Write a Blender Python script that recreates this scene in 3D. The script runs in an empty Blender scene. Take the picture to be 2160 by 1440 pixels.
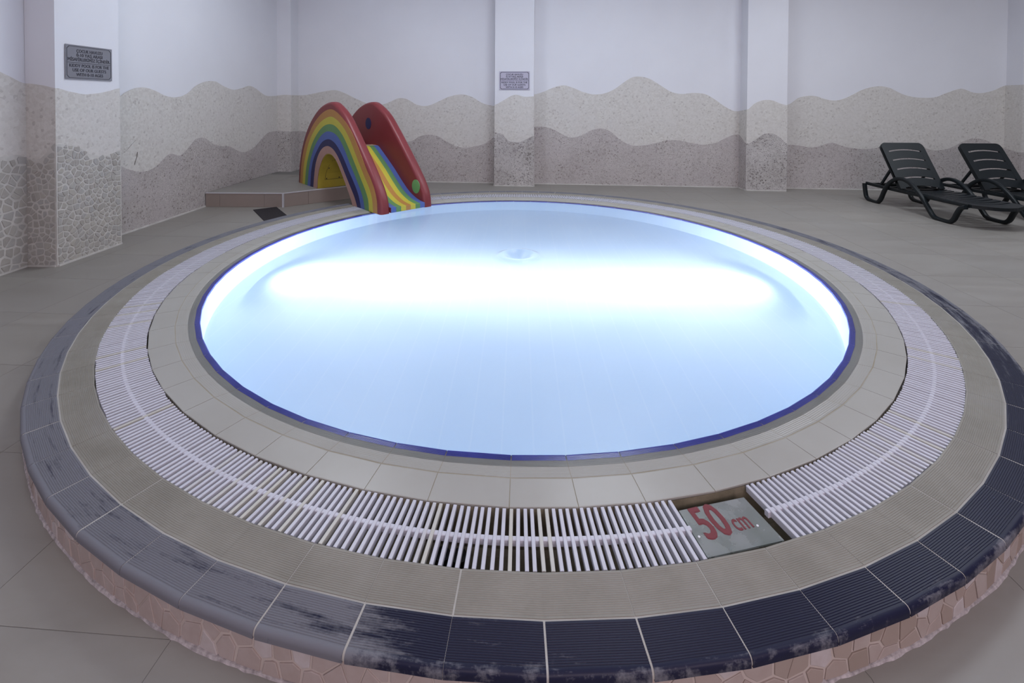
import bpy, bmesh, math, random
from mathutils import Vector, Matrix

random.seed(7)
R = math.radians
sc = bpy.context.scene
COL = sc.collection
FZ = -0.14                      # level of the room floor; the pool surround is z = 0
WZ = -0.0075                    # water level

# ------------------------------------------------------------------ camera, world, lights, exposure
cam_d = bpy.data.cameras.new('camera')
cam = bpy.data.objects.new('camera', cam_d)
COL.objects.link(cam)
cam.matrix_world = Matrix(((0.999532, -0.004761, 0.030221, 0.0),
                           (0.030302, 0.017929, -0.99938, -4.44209),
                           (0.004217, 0.999828, 0.018065, 1.43552),
                           (0, 0, 0, 1)))
cam_d.sensor_fit = 'HORIZONTAL'
cam_d.sensor_width = 36.0
cam_d.lens = 36.0 * 1013.478 / 2160.0
cam_d.shift_x = (1080 - 1064.698) / 2160.0
cam_d.shift_y = (232.261 - 720) / 2160.0
cam_d.clip_start = 0.02
sc.camera = cam

world = bpy.data.worlds.new('world')
sc.world = world
world.use_nodes = True
world.node_tree.nodes['Background'].inputs[0].default_value = (0.5, 0.55, 0.65, 1)
world.node_tree.nodes['Background'].inputs[1].default_value = 0.05

vs = sc.view_settings
sc.display_settings.display_device = 'sRGB'
vs.view_transform = 'Standard'
vs.look = 'None'
vs.gamma = 1.0
vs.use_curve_mapping = False
vs.exposure = 0.0
sc.cycles.use_denoising = True
sc.cycles.max_bounces = 10
sc.cycles.diffuse_bounces = 4
sc.cycles.glossy_bounces = 4
sc.cycles.transmission_bounces = 8
sc.cycles.sample_clamp_indirect = 6.0
sc.cycles.blur_glossy = 1.0


def area(name, loc, target, sx, sy, power, color):
    d = bpy.data.lights.new(name, 'AREA')
    d.shape = 'RECTANGLE'
    d.size, d.size_y = sx, sy
    d.energy = power
    d.color = color
    o = bpy.data.objects.new(name, d)
    COL.objects.link(o)
    o.location = loc
    o.rotation_euler = (Vector(target) - Vector(loc)).to_track_quat('-Z', 'Y').to_euler()
    return o


COOL = (0.86, 0.92, 1.0)
WARM = (1.0, 0.825, 0.88)
# ceiling light panels of the room, and the softer pinkish light of the hall behind the camera
for x, y, pw in ((-2.3, 1.5, 74), (1.2, 1.7, 76), (4.8, 1.2, 94), (8.2, 0.8, 58), (-1.6, -3.2, 38), (2.6, -3.2, 30)):
    area('ceiling_panel_light', (x, y, 4.26), (x, y, 0), 1.2, 1.2, pw, COOL)
area('hall_light', (1.5, -7.4, 2.6), (0.8, 2.0, 1.6), 5.0, 2.2, 155, WARM)


def pool_spot(name, loc, target, power, sh, sv):
    """An underwater lamp with an elliptical beam: wide sideways, narrow up and down."""
    d = bpy.data.lights.new(name, 'SPOT')
    d.energy = power
    d.color = (0.93, 0.97, 1.0)
    d.spot_size = R(150)
    d.spot_blend = 0.3
    d.shadow_soft_size = 0.04
    d.use_nodes = True
    nt = d.node_tree
    em = nt.nodes['Emission']
    tc = nt.nodes.new('ShaderNodeTexCoord')
    sp = nt.nodes.new('ShaderNodeSeparateXYZ')
    nt.links.new(tc.outputs['Normal'], sp.inputs[0])

    def m(op, a, b=None):
        n = nt.nodes.new('ShaderNodeMath')
        n.operation = op
        for k, v in enumerate((a, b)):
            if v is None:
                continue
            if isinstance(v, (int, float)):
                n.inputs[k].default_value = v
            else:
                nt.links.new(v, n.inputs[k])
        return n.outputs[0]
    az = m('MAXIMUM', m('ABSOLUTE', sp.outputs[2]), 0.02)
    tx = m('DIVIDE', m('DIVIDE', sp.outputs[0], az), sh)
    ty = m('DIVIDE', m('DIVIDE', sp.outputs[1], az), sv)
    e = m('MULTIPLY', m('ADD', m('MULTIPLY', tx, tx), m('MULTIPLY', ty, ty)), -0.5)
    g = m('POWER', 2.718, e)
    e2 = m('MULTIPLY', m('ADD', m('MULTIPLY', m('MULTIPLY', tx, tx), 0.09), m('MULTIPLY', m('MULTIPLY', ty, ty), 0.12)), -0.5)
    g = m('ADD', g, m('MULTIPLY', m('POWER', 2.718, e2), 0.185))
    nt.links.new(g, em.inputs['Strength'])
    o = bpy.data.objects.new(name, d)
    COL.objects.link(o)
    o.location = loc
    o.rotation_euler = (Vector(target) - Vector(loc)).to_track_quat('-Z', 'Y').to_euler()
    return o


pool_spot('underwater_lamp_light', (-2.46, -0.1, -0.27), (2.46, -0.12, -0.27), 1400, 0.20, 0.15)
pool_spot('underwater_lamp_light', (2.46, -0.12, -0.27), (-2.46, -0.1, -0.27), 1450, 0.20, 0.135)


# ------------------------------------------------------------------ node helpers
class M:
    def __init__(self, name, rough=0.5, color=(0.5, 0.5, 0.5), spec=0.5):
        self.mat = bpy.data.materials.new(name)
        self.mat.use_nodes = True
        self.nt = self.mat.node_tree
        self.b = self.nt.nodes['Principled BSDF']
        self.b.inputs['Roughness'].default_value = rough
        self.b.inputs['Base Color'].default_value = (*color, 1)
        self.b.inputs['Specular IOR Level'].default_value = spec
        self._pos = None

    def n(self, t, **kw):
        nd = self.nt.nodes.new(t)
        for k, v in kw.items():
            setattr(nd, k, v)
        return nd

    def l(self, a, b):
        self.nt.links.new(a, b)

    @property
    def pos(self):
        if self._pos is None:
            self._pos = self.n('ShaderNodeNewGeometry').outputs['Position']
        return self._pos

    def setin(self, sock, v):
        if isinstance(v, (int, float)):
            sock.default_value = v
        elif isinstance(v, (tuple, list)):
            sock.default_value = (*v, 1) if len(v) == 3 and sock.type == 'RGBA' else v
        else:
            self.l(v, sock)

    def math(self, op, a, b=0.0, c=None, clamp=False):
        nd = self.n('ShaderNodeMath', operation=op, use_clamp=clamp)
        self.setin(nd.inputs[0], a)
        self.setin(nd.inputs[1], b)
        if c is not None:
            self.setin(nd.inputs[2], c)
        return nd.outputs[0]

    def scaled(self, s, rot=(0, 0, 0), vec=None):
        nd = self.n('ShaderNodeMapping')
        self.l(vec or self.pos, nd.inputs[0])
        nd.inputs['Scale'].default_value = s
        nd.inputs['Rotation'].default_value = rot
        return nd.outputs[0]

    def noise(self, scale, detail=4, rough=0.55, vec=None, dist=0.0):
        nd = self.n('ShaderNodeTexNoise')
        self.l(vec or self.pos, nd.inputs['Vector'])
        nd.inputs['Scale'].default_value = scale
        nd.inputs['Detail'].default_value = detail
        nd.inputs['Roughness'].default_value = rough
        nd.inputs['Distortion'].default_value = dist
        return nd.outputs['Fac']

    def voro(self, scale, feature='F1', vec=None, rand=1.0):
        nd = self.n('ShaderNodeTexVoronoi', feature=feature)
        self.l(vec or self.pos, nd.inputs['Vector'])
        nd.inputs['Scale'].default_value = scale
        nd.inputs['Randomness'].default_value = rand
        return nd

    def ramp(self, fac, stops, interp='LINEAR'):
        nd = self.n('ShaderNodeValToRGB')
        cr = nd.color_ramp
        cr.interpolation = interp
        while len(cr.elements) < len(stops):
            cr.elements.new(0.5)
        for e, (p, c) in zip(cr.elements, stops):
            e.position = p
            e.color = (*c, 1) if isinstance(c, (tuple, list)) else (c, c, c, 1)
        self.l(fac, nd.inputs[0])
        return nd.outputs[0]

    def mrange(self, v, a, b, c=0.0, d=1.0):
        nd = self.n('ShaderNodeMapRange')
        self.setin(nd.inputs[0], v)
        for k, x in enumerate((a, b, c, d)):
            nd.inputs[k + 1].default_value = x
        return nd.outputs[0]

    def mix(self, f, a, b, mode='MIX'):
        nd = self.n('ShaderNodeMix', data_type='RGBA', blend_type=mode)
        self.setin(nd.inputs[0], f)
        self.setin(nd.inputs[6], a)
        self.setin(nd.inputs[7], b)
        return nd.outputs[2]

    def color(self, c):
        self.setin(self.b.inputs['Base Color'], c)

    def rough(self, v):
        self.setin(self.b.inputs['Roughness'], v)

    def bump(self, h, strength=0.3, dist=0.01):
        nd = self.n('ShaderNodeBump')
        nd.inputs['Strength'].default_value = strength
        nd.inputs['Distance'].default_value = dist
        self.l(h, nd.inputs['Height'])
        self.l(nd.outputs[0], self.b.inputs['Normal'])


def plain(name, color, rough=0.5, spec=0.5, vary=0.0, scale=8.0):
    m = M(name, rough, color, spec)
    if vary:
        nz = m.noise(scale, 5)
        m.color(m.mix(m.mrange(nz, 0.3, 0.7), [c * (1 - vary) for c in color], [min(1, c * (1 + vary)) for c in color]))
    return m.mat


# ------------------------------------------------------------------ materials
m = M('white_plaster', 0.8, spec=0.2)
m.color(m.mix(m.noise(1.3, 5), (0.655, 0.655, 0.695), (0.725, 0.725, 0.76)))
m.bump(m.noise(60, 4), 0.12, 0.004)
PLASTER = m.mat


def mosaic(name, scale, c0, c1, dark, grout, gw, dark_share, patch):
    m = M(name, 0.62, spec=0.3)
    v = m.voro(scale)
    e = m.voro(scale, 'DISTANCE_TO_EDGE')
    sep = m.n('ShaderNodeSeparateColor')
    m.l(v.outputs['Color'], sep.inputs[0])
    chip = m.mix(sep.outputs[0], c0, c1)
    chip = m.mix(m.math('GREATER_THAN', sep.outputs[1], 1 - dark_share), chip, dark)
    pn = m.noise(2.2, 4)
    chip = m.mix(m.mrange(pn, 0.35, 0.7, 0, 0.55), chip, patch)
    g = m.mrange(e.outputs['Distance'], gw * 0.5, gw, 1, 0)
    g = m.math('MULTIPLY', g, m.mrange(m.noise(1.7, 3), 0.3, 0.65, 0.25, 1.0))
    m.color(m.mix(g, chip, grout))
    m.bump(m.mrange(e.outputs['Distance'], 0, gw * 1.6), 0.15, 0.003)
    return m.mat


MOS_L = mosaic('light_marble_mosaic', 36, (0.51, 0.482, 0.45), (0.61, 0.588, 0.555), (0.43, 0.40, 0.375), (0.60, 0.575, 0.55), 0.07, 0.05, (0.575, 0.548, 0.53))
MOS_D = mosaic('grey_marble_mosaic', 42, (0.31, 0.28, 0.265), (0.44, 0.40, 0.39), (0.225, 0.195, 0.18), (0.50, 0.465, 0.45), 0.13, 0.10, (0.43, 0.385, 0.39))
MOS_B = mosaic('bold_marble_mosaic', 36, (0.25, 0.225, 0.21), (0.40, 0.37, 0.355), (0.165, 0.145, 0.135), (0.54, 0.515, 0.50), 0.15, 0.24, (0.46, 0.43, 0.43))
GROUT_W = plain('pale_wall_grout', (0.52, 0.50, 0.475), 0.8, 0.2, 0.12, 9)

m = M('wall_stone_chip', 0.6, spec=0.3)
oi = m.n('ShaderNodeObjectInfo')
stone = m.ramp(oi.outputs['Random'], [(0, (0.27, 0.25, 0.23)), (0.3, (0.38, 0.355, 0.32)), (0.55, (0.34, 0.335, 0.335)), (0.8, (0.42, 0.39, 0.345)), (1, (0.30, 0.28, 0.27))])
m.color(m.mix(m.noise(40, 4), stone, (0.40, 0.38, 0.355)))
STONE_W = m.mat

m = M('curb_stone', 0.6, spec=0.35)
oi = m.n('ShaderNodeObjectInfo')
stone = m.ramp(oi.outputs['Random'], [(0, (0.29, 0.235, 0.20)), (0.4, (0.36, 0.295, 0.26)), (0.7, (0.42, 0.365, 0.345)), (1, (0.32, 0.25, 0.215))])
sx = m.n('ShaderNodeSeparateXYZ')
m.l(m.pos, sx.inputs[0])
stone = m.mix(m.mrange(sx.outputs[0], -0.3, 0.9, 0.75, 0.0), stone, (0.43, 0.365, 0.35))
stone = m.mix(m.math('GREATER_THAN', m.math('FRACT', m.math('MULTIPLY', oi.outputs['Random'], 7.31)), 0.8), stone, (0.50, 0.46, 0.465))
m.color(m.mix(m.mrange(m.noise(22, 5), 0.3, 0.8, 0, 0.6), stone, (0.33, 0.26, 0.23)))
STONE_C = m.mat
m = M('curb_stone_grout', 0.8, spec=0.2)
m.color(m.mix(m.noise(12, 4), (0.44, 0.375, 0.345), (0.52, 0.455, 0.42)))
GROUT_C = m.mat

m = M('travertine_floor_tile', 0.42, spec=0.4)
oi = m.n('ShaderNodeObjectInfo')
st = m.noise(2.4, 6, 0.62, m.scaled((0.35, 1.6, 1.0), (0, 0, R(-24))), 1.2)
c = m.mix(m.mrange(st, 0.3, 0.72), (0.218, 0.203, 0.182), (0.280, 0.265, 0.242))
c = m.mix(m.mrange(m.noise(0.7, 3), 0.35, 0.7, 0, 0.5), c, (0.24, 0.215, 0.19))
c = m.mix(m.mrange(oi.outputs['Random'], 0, 1, 0.0, 0.25), c, (0.215, 0.203, 0.197))
m.color(c)
m.rough(m.mrange(st, 0.3, 0.7, 0.36, 0.5))
FTILE = m.mat
FGROUT = plain('floor_grout', (0.185, 0.175, 0.165), 0.8, 0.2)


def polar(m):
    s = m.n('ShaderNodeSeparateXYZ')
    m.l(m.pos, s.inputs[0])
    ang = m.math('ARCTAN2', s.outputs[1], s.outputs[0])
    rad = m.math('SQRT', m.math('ADD', m.math('MULTIPLY', s.outputs[0], s.outputs[0]), m.math('MULTIPLY', s.outputs[1], s.outputs[1])))
    return ang, rad, s.outputs[2]


# dark glazed curb tiles: navy, worn grey where limescale and traffic have dulled them
m = M('navy_ribbed_tile', 0.32, spec=0.22)
ang, rad, zz = polar(m)
cmb = m.n('ShaderNodeCombineXYZ')
m.l(m.math('MULTIPLY', ang, 3.2), cmb.inputs[0])
m.l(m.math('MULTIPLY', rad, 9.0), cmb.inputs[1])
nz = m.noise(4.2, 8, 0.66, cmb.outputs[0])
fine = m.noise(90, 3, 0.6)
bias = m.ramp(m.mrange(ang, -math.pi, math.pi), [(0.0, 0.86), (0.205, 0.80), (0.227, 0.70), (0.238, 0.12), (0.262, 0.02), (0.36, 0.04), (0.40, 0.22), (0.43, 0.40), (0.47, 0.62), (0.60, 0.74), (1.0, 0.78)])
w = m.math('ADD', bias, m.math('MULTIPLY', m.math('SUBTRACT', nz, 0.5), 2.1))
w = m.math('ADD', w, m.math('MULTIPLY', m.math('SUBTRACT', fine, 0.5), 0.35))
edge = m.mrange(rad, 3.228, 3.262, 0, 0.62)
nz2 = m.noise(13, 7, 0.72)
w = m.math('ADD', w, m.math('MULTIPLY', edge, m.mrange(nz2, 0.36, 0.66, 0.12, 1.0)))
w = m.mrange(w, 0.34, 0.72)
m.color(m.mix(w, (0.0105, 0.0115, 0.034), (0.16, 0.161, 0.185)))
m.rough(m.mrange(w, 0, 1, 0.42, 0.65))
NAVY = m.mat

m = M('cream_ribbed_tile', 0.5, spec=0.4)
st = m.noise(5, 6, 0.65)
c = m.mix(m.mrange(st, 0.3, 0.72), (0.205, 0.191, 0.162), (0.268, 0.252, 0.219))
c = m.mix(m.mrange(m.noise(1.4, 3), 0.55, 0.75, 0, 0.5), c, (0.28, 0.27, 0.262))
m.color(c)
CREAM = m.mat

m = M('pale_coping_tile', 0.34, spec=0.45)
m.color(m.mix(m.mrange(m.noise(3, 4), 0.3, 0.7), (0.332, 0.32, 0.292), (0.362, 0.352, 0.326)))
COPING = m.mat
m = M('blue_edge_tile', 0.2, spec=0.5)
m.color(m.mix(m.mrange(m.noise(9, 4), 0.3, 0.7), (0.045, 0.05, 0.36), (0.07, 0.08, 0.48)))
BLUE = m.mat
m = M('white_deck_grout', 0.8, spec=0.2)
m.color(m.mix(m.mrange(m.noise(6, 4), 0.3, 0.7), (0.36, 0.34, 0.31), (0.46, 0.445, 0.42)))
WGROUT = m.mat
m = M('deck_grout', 0.8, spec=0.2)
m.color(m.mix(m.mrange(m.noise(6, 4), 0.3, 0.7), (0.30, 0.265, 0.195), (0.38, 0.35, 0.29)))
DGROUT = m.mat
m = M('channel_lining', 0.6, spec=0.4)
m.color(m.mix(m.mrange(m.noise(6, 6, 0.7), 0.35, 0.65), (0.12, 0.105, 0.07), (0.26, 0.225, 0.16)))
CHANNEL = m.mat

m = M('pool_basin_tile', 0.35, spec=0.3)
s = m.n('ShaderNodeSeparateXYZ')
m.l(m.pos, s.inputs[0])
lx = m.math('ABSOLUTE', m.math('SUBTRACT', m.math('FRACT', m.math('DIVIDE', s.outputs[0], 0.16)), 0.5))
ln = m.mrange(lx, 0.0, 0.045, 1, 0)
c = m.mix(m.mrange(m.noise(0.9, 3), 0.3, 0.7), (0.575, 0.705, 0.87), (0.615, 0.735, 0.89))
m.color(m.mix(m.math('MULTIPLY', ln, 0.22), c, (0.74, 0.82, 0.92)))
BASIN = m.mat

m = M('water', 0.0)
rf = m.n('ShaderNodeBsdfRefraction')
rf.inputs['Roughness'].default_value = 0.0
rf.inputs['IOR'].default_value = 1.333
rf.inputs['Color'].default_value = (0.985, 0.995, 1.0, 1)
gs = m.n('ShaderNodeBsdfGlossy')
gs.inputs['Roughness'].default_value = 0.22          # small ripples blur what the surface mirrors
fr = m.n('ShaderNodeFresnel')
fr.inputs['IOR'].default_value = 1.333
mx = m.n('ShaderNodeMixShader')
m.l(fr.outputs[0], mx.inputs[0])
m.l(rf.outputs[0], mx.inputs[1])
m.l(gs.outputs[0], mx.inputs[2])
m.l(mx.outputs[0], m.nt.nodes['Material Output'].inputs['Surface'])
WATER = m.mat

m = M('grating_plastic', 0.4, spec=0.4)
oi = m.n('ShaderNodeObjectInfo')
c = m.ramp(oi.outputs['Random'], [(0, (0.56, 0.56, 0.63)), (0.9, (0.53, 0.53, 0.60)), (0.95, (0.52, 0.51, 0.475)), (1.0, (0.51, 0.495, 0.45))])
m.color(m.mix(m.mrange(m.noise(30, 4), 0.4, 0.8, 0, 0.2), c, (0.38, 0.37, 0.36)))
GRATE = m.mat

m = M('acrylic_plate', 0.18, (0.55, 0.58, 0.56), 0.5)
m.b.inputs['Transmission Weight'].default_value = 0.55
m.rough(m.mrange(m.noise(14, 5), 0.4, 0.7, 0.12, 0.5))
m.color(m.mix(m.mrange(m.noise(7, 5), 0.35, 0.75), (0.36, 0.40, 0.38), (0.44, 0.45, 0.46)))
ACRYLIC = m.mat
RED_INK = plain('red_lettering', (0.155, 0.013, 0.021), 0.55)
BLACK = plain('black_rubber', (0.006, 0.006, 0.007), 0.5)
SCREW = plain('bright_screw', (0.75, 0.75, 0.78), 0.2)

PAINT = {k: plain('slide_' + k, c, 0.42, 0.4, 0.05, 3) for k, c in dict(
    red=(0.19, 0.029, 0.034), orange=(0.43, 0.205, 0.055), yellow=(0.50, 0.44, 0.052),
    green=(0.115, 0.25, 0.095), blue=(0.075, 0.125, 0.37), navy=(0.014, 0.014, 0.085),
    pink=(0.40, 0.235, 0.205), gold=(0.46, 0.36, 0.05), cream=(0.45, 0.36, 0.23), lime=(0.13, 0.32, 0.12)).items()}

m = M('lounger_plastic', 0.42, (0.0065, 0.0095, 0.0115), 0.3)
m.bump(m.noise(260, 2), 0.08, 0.001)
LPLAST = m.mat
PLATE_G = plain('grey_sign_plate', (0.20, 0.20, 0.225), 0.45)
PLATE_W = plain('pale_sign_plate', (0.44, 0.42, 0.52), 0.45)
INK = plain('dark_sign_ink', (0.02, 0.02, 0.03), 0.5)
RISER = None
m = M('pinkish_riser_tile', 0.4, spec=0.4)
oi = m.n('ShaderNodeObjectInfo')
c = m.ramp(oi.outputs['Random'], [(0, (0.26, 0.215, 0.19)), (0.5, (0.30, 0.245, 0.22)), (1, (0.28, 0.225, 0.20))])
m.color(m.mix(m.mrange(m.noise(5, 5), 0.3, 0.7, 0, 0.4), c, (0.25, 0.22, 0.20)))
RISER = m.mat
TRIM = plain('white_edge_trim', (0.52, 0.51, 0.54), 0.4)
MATM = plain('charcoal_mat', (0.028, 0.024, 0.027), 0.85, 0.2, 0.25, 60)
CRACK = plain('dark_crack', (0.09, 0.075, 0.06), 0.9, 0.1)


# ------------------------------------------------------------------ object helpers
def link(name, me, mat, parent=None, kind=None, label=None):
    o = bpy.data.objects.new(name, me)
    COL.objects.link(o)
    if mat is not None and not me.materials:
        me.materials.append(mat)
    if parent is not None:
        o.parent = parent
    if kind:
        o['kind'] = kind
    if label:
        o['label'] = label
    return o


def mesh(name, verts, faces, smooth=False, flip_check=True):
    me = bpy.data.meshes.new(name)
    me.from_pydata([tuple(v) for v in verts], [], faces)
    if flip_check:
        bm = bmesh.new()
        bm.from_mesh(me)
        bmesh.ops.recalc_face_normals(bm, faces=bm.faces)
        bm.to_mesh(me)
        bm.free()
    if smooth:
        me.polygons.foreach_set('use_smooth', [True] * len(me.polygons))
        try:
            me.set_sharp_from_angle(angle=R(35))
        except Exception:
            pass
    me.update()
    return me


def thing(name, label, cat, loc=(0, 0, 0), rz=0.0, group=None):
    o = bpy.data.objects.new(name, None)
    COL.objects.link(o)
    o.location = loc
    o.rotation_euler = (0, 0, rz)
    o['label'] = label
    o['category'] = cat
    if group:
        o['group'] = group
    return o


class Geo:
    """collects vertices and faces of one mesh"""
    def __init__(self):
        self.v, self.f = [], []

    def add(self, verts, faces):
        b = len(self.v)
        self.v += [tuple(x) for x in verts]
        self.f += [tuple(i + b for i in f) for f in faces]

    def box(self, x0, x1, y0, y1, z0, z1, fn=None):
        vs_ = [(x, y, z) for x in (x0, x1) for y in (y0, y1) for z in (z0, z1)]
        if fn:
            vs_ = [fn(*q) for q in vs_]
        self.add(vs_, [(0, 1, 3, 2), (4, 6, 7, 5), (0, 4, 5, 1), (2, 3, 7, 6), (0, 2, 6, 4), (1, 5, 7, 3)])

    def prism(self, poly, z0, z1, fn=None):
        n = len(poly)
        vs_ = [(p[0], p[1], z0) for p in poly] + [(p[0], p[1], z1) for p in poly]
        if fn:
            vs_ = [fn(*q) for q in vs_]
        self.add(vs_, [tuple(range(n - 1, -1, -1)), tuple(range(n, 2 * n))] + [(i, (i + 1) % n, n + (i + 1) % n, n + i) for i in range(n)])

    def sheet(self, lo, hi, d0, d1, fn):
        """plate between two polylines lo and hi (lists of 2D points of equal length), from depth d0 to d1, mapped by fn(a, b, depth)"""
        n = len(lo)
        vs_ = [fn(a, b, d0) for a, b in lo] + [fn(a, b, d0) for a, b in hi] + [fn(a, b, d1) for a, b in lo] + [fn(a, b, d1) for a, b in hi]
        fs = []
        for i in range(n - 1):
            fs += [(i, i + 1, n + i + 1, n + i), (2 * n + i, 3 * n + i, 3 * n + i + 1, 2 * n + i + 1),
                   (i, 2 * n + i, 2 * n + i + 1, i + 1), (n + i, n + i + 1, 3 * n + i + 1, 3 * n + i)]
        fs += [(0, n, 3 * n, 2 * n), (n - 1, 3 * n - 1, 4 * n - 1, 2 * n - 1)]
        self.add(vs_, fs)

    def sweep(self, pts, side, w, h, closed=False):
        """rounded-rectangle tube along pts; side = unit vector across, w across, h in the plane"""
        side = Vector(side)
        n = len(pts)
        pv = [Vector(q) for q in pts]
        sec = []
        for k in range(12):
            a = 2 * math.pi * (k + 0.5) / 12
            cx, cy = math.cos(a), math.sin(a)
            e = 0.55
            sec.append((math.copysign(abs(cx) ** e, cx) * w / 2, math.copysign(abs(cy) ** e, cy) * h / 2))
        vs_ = []
        for i in range(n):
            t = (pv[min(i + 1, n - 1)] - pv[max(i - 1, 0)]).normalized()
            up = side.cross(t).normalized()
            for a, b in sec:
                vs_.append(pv[i] + side * a + up * b)
        fs = []
        for i in range(n - 1):
            for k in range(12):
                fs.append((i * 12 + k, i * 12 + (k + 1) % 12, (i + 1) * 12 + (k + 1) % 12, (i + 1) * 12 + k))
        fs += [tuple(range(11, -1, -1)), tuple((n - 1) * 12 + k for k in range(12))]
        self.add(vs_, fs)

    def make(self, name, mat, parent=None, smooth=False, kind=None, label=None):
        return link(name, mesh(name, self.v, self.f, smooth), mat, parent, kind, label)


def spline(pts, n):
    """Catmull-Rom through pts, resampled to n points evenly by length"""
    P = [Vector(q) for q in pts]
    P = [P[0] * 2 - P[1]] + P + [P[-1] * 2 - P[-2]]
    out = []
    for i in range(1, len(P) - 2):
        for k in range(12):
            t = k / 12
            p0, p1, p2, p3 = P[i - 1], P[i], P[i + 1], P[i + 2]
            out.append(0.5 * ((2 * p1) + (p2 - p0) * t + (2 * p0 - 5 * p1 + 4 * p2 - p3) * t * t + (3 * p1 - p0 - 3 * p2 + p3) * t ** 3))
    out.append(P[-2])
    L = [0.0]
    for a, b in zip(out, out[1:]):
        L.append(L[-1] + (b - a).length)
    res, j = [], 0
    for i in range(n):
        s = L[-1] * i / (n - 1)
        while j < len(L) - 2 and L[j + 1] < s:
            j += 1
        d = L[j + 1] - L[j]
        t = 0 if d < 1e-9 else (s - L[j]) / d
        res.append(out[j].lerp(out[j + 1], min(max(t, 0), 1)))
    return [tuple(q) for q in res]


def interp(tab, u):
    """smooth lookup of a (u, z) table"""
    if u <= tab[0][0]:
        return tab[0][1]
    if u >= tab[-1][0]:
        return tab[-1][1]
    for i in range(len(tab) - 1):
        if tab[i][0] <= u <= tab[i + 1][0]:
            (x1, y1), (x2, y2) = tab[i], tab[i + 1]
            x0, y0 = tab[i - 1] if i > 0 else (2 * x1 - x2, y1)
            x3, y3 = tab[i + 2] if i + 2 < len(tab) else (2 * x2 - x1, y2)
            h = x2 - x1
            m1, m2 = (y2 - y0) / (x2 - x0) * h, (y3 - y1) / (x3 - x1) * h
            t = (u - x1) / h
            return (2 * t ** 3 - 3 * t ** 2 + 1) * y1 + (t ** 3 - 2 * t ** 2 + t) * m1 + (-2 * t ** 3 + 3 * t ** 2) * y2 + (t ** 3 - t ** 2) * m2
    return tab[-1][1]


def voronoi_cells(w, h, size, rng, ar=1.0):
    """irregular convex cells that tile a w x h rectangle"""
    nx, ny = max(1, round(w / size)), max(1, round(h / (size * ar)))
    pts = [((i + 0.5 + rng.uniform(-0.46, 0.46)) * w / nx, (j + 0.5 + rng.uniform(-0.46, 0.46)) * h / ny, i, j) for i in range(nx) for j in range(ny)]
    cells = []
    for (x, y, i, j) in pts:
        poly = [(0, 0), (w, 0), (w, h), (0, h)]
        for (a, b, k, l) in pts:
            if (k, l) == (i, j) or abs(k - i) > 3 or abs(l - j) > 3:
                continue
            mx, my, dx, dy = (x + a) / 2, (y + b) / 2, a - x, b - y
            new = []
            for q in range(len(poly)):
                p0, p1 = poly[q], poly[(q + 1) % len(poly)]
                s0 = (p0[0] - mx) * dx + (p0[1] - my) * dy
                s1 = (p1[0] - mx) * dx + (p1[1] - my) * dy
                if s0 <= 0:
                    new.append(p0)
                if s0 * s1 < 0:
                    t = s0 / (s0 - s1)
                    new.append((p0[0] + (p1[0] - p0[0]) * t, p0[1] + (p1[1] - p0[1]) * t))
            poly = new
            if len(poly) < 3:
                break
        if len(poly) >= 3:
            cells.append(poly)
    return cells


def shrink(poly, gap):
    cx = sum(p[0] for p in poly) / len(poly)
    cy = sum(p[1] for p in poly) / len(poly)
    out = []
    for x, y in poly:
        d = math.hypot(x - cx, y - cy)
        k = max(0.35, 1 - gap / max(d, 1e-4))
        out.append((cx + (x - cx) * k, cy + (y - cy) * k))
    return out, (cx, cy)


def stone_geo(poly, fn, d0, d1, bev=0.004):
    g = Geo()
    n = len(poly)
    top, _ = shrink(poly, bev)
    vs_ = [fn(a, b, d0) for a, b in poly] + [fn(a, b, d1 - 0.001) for a, b in poly] + [fn(a, b, d1) for a, b in top]
    fs = [(i, (i + 1) % n, n + (i + 1) % n, n + i) for i in range(n)] + [(n + i, n + (i + 1) % n, 2 * n + (i + 1) % n, 2 * n + i) for i in range(n)] + [tuple(range(2 * n, 3 * n))]
    g.add(vs_, fs)
    return g


# ------------------------------------------------------------------ room: floor
UX, UY = Vector((1, -0.035)).normalized(), Vector((0.035, 1)).normalized()
g = Geo()
NR = 96
inner, outer = [], []
X0, X1, Y0, Y1 = -4.9, 11.2, -8.2, 5.3
for k in range(NR):
    a = 2 * math.pi * k / NR
    ca, sa = math.cos(a), math.sin(a)
    t = min((X1 / ca) if ca > 1e-6 else 1e9, (X0 / ca) if ca < -1e-6 else 1e9, (Y1 / sa) if sa > 1e-6 else 1e9, (Y0 / sa) if sa < -1e-6 else 1e9)
    inner.append((3.2 * ca, 3.2 * sa))
    outer.append((t * ca, t * sa))
vv = [(x, y, FZ - 0.0013) for x, y in inner + outer] + [(x, y, FZ - 0.2) for x, y in inner + outer]
ff = []
for k in range(NR):
    j = (k + 1) % NR
    ff += [(k, NR + k, NR + j, j), (2 * NR + k, 2 * NR + j, 3 * NR + j, 3 * NR + k), (k, j, 2 * NR + j, 2 * NR + k), (NR + k, 3 * NR + k, 3 * NR + j, NR + j)]
g.add(vv, ff)
floor = g.make('floor', FGROUT, kind='structure')


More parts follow.
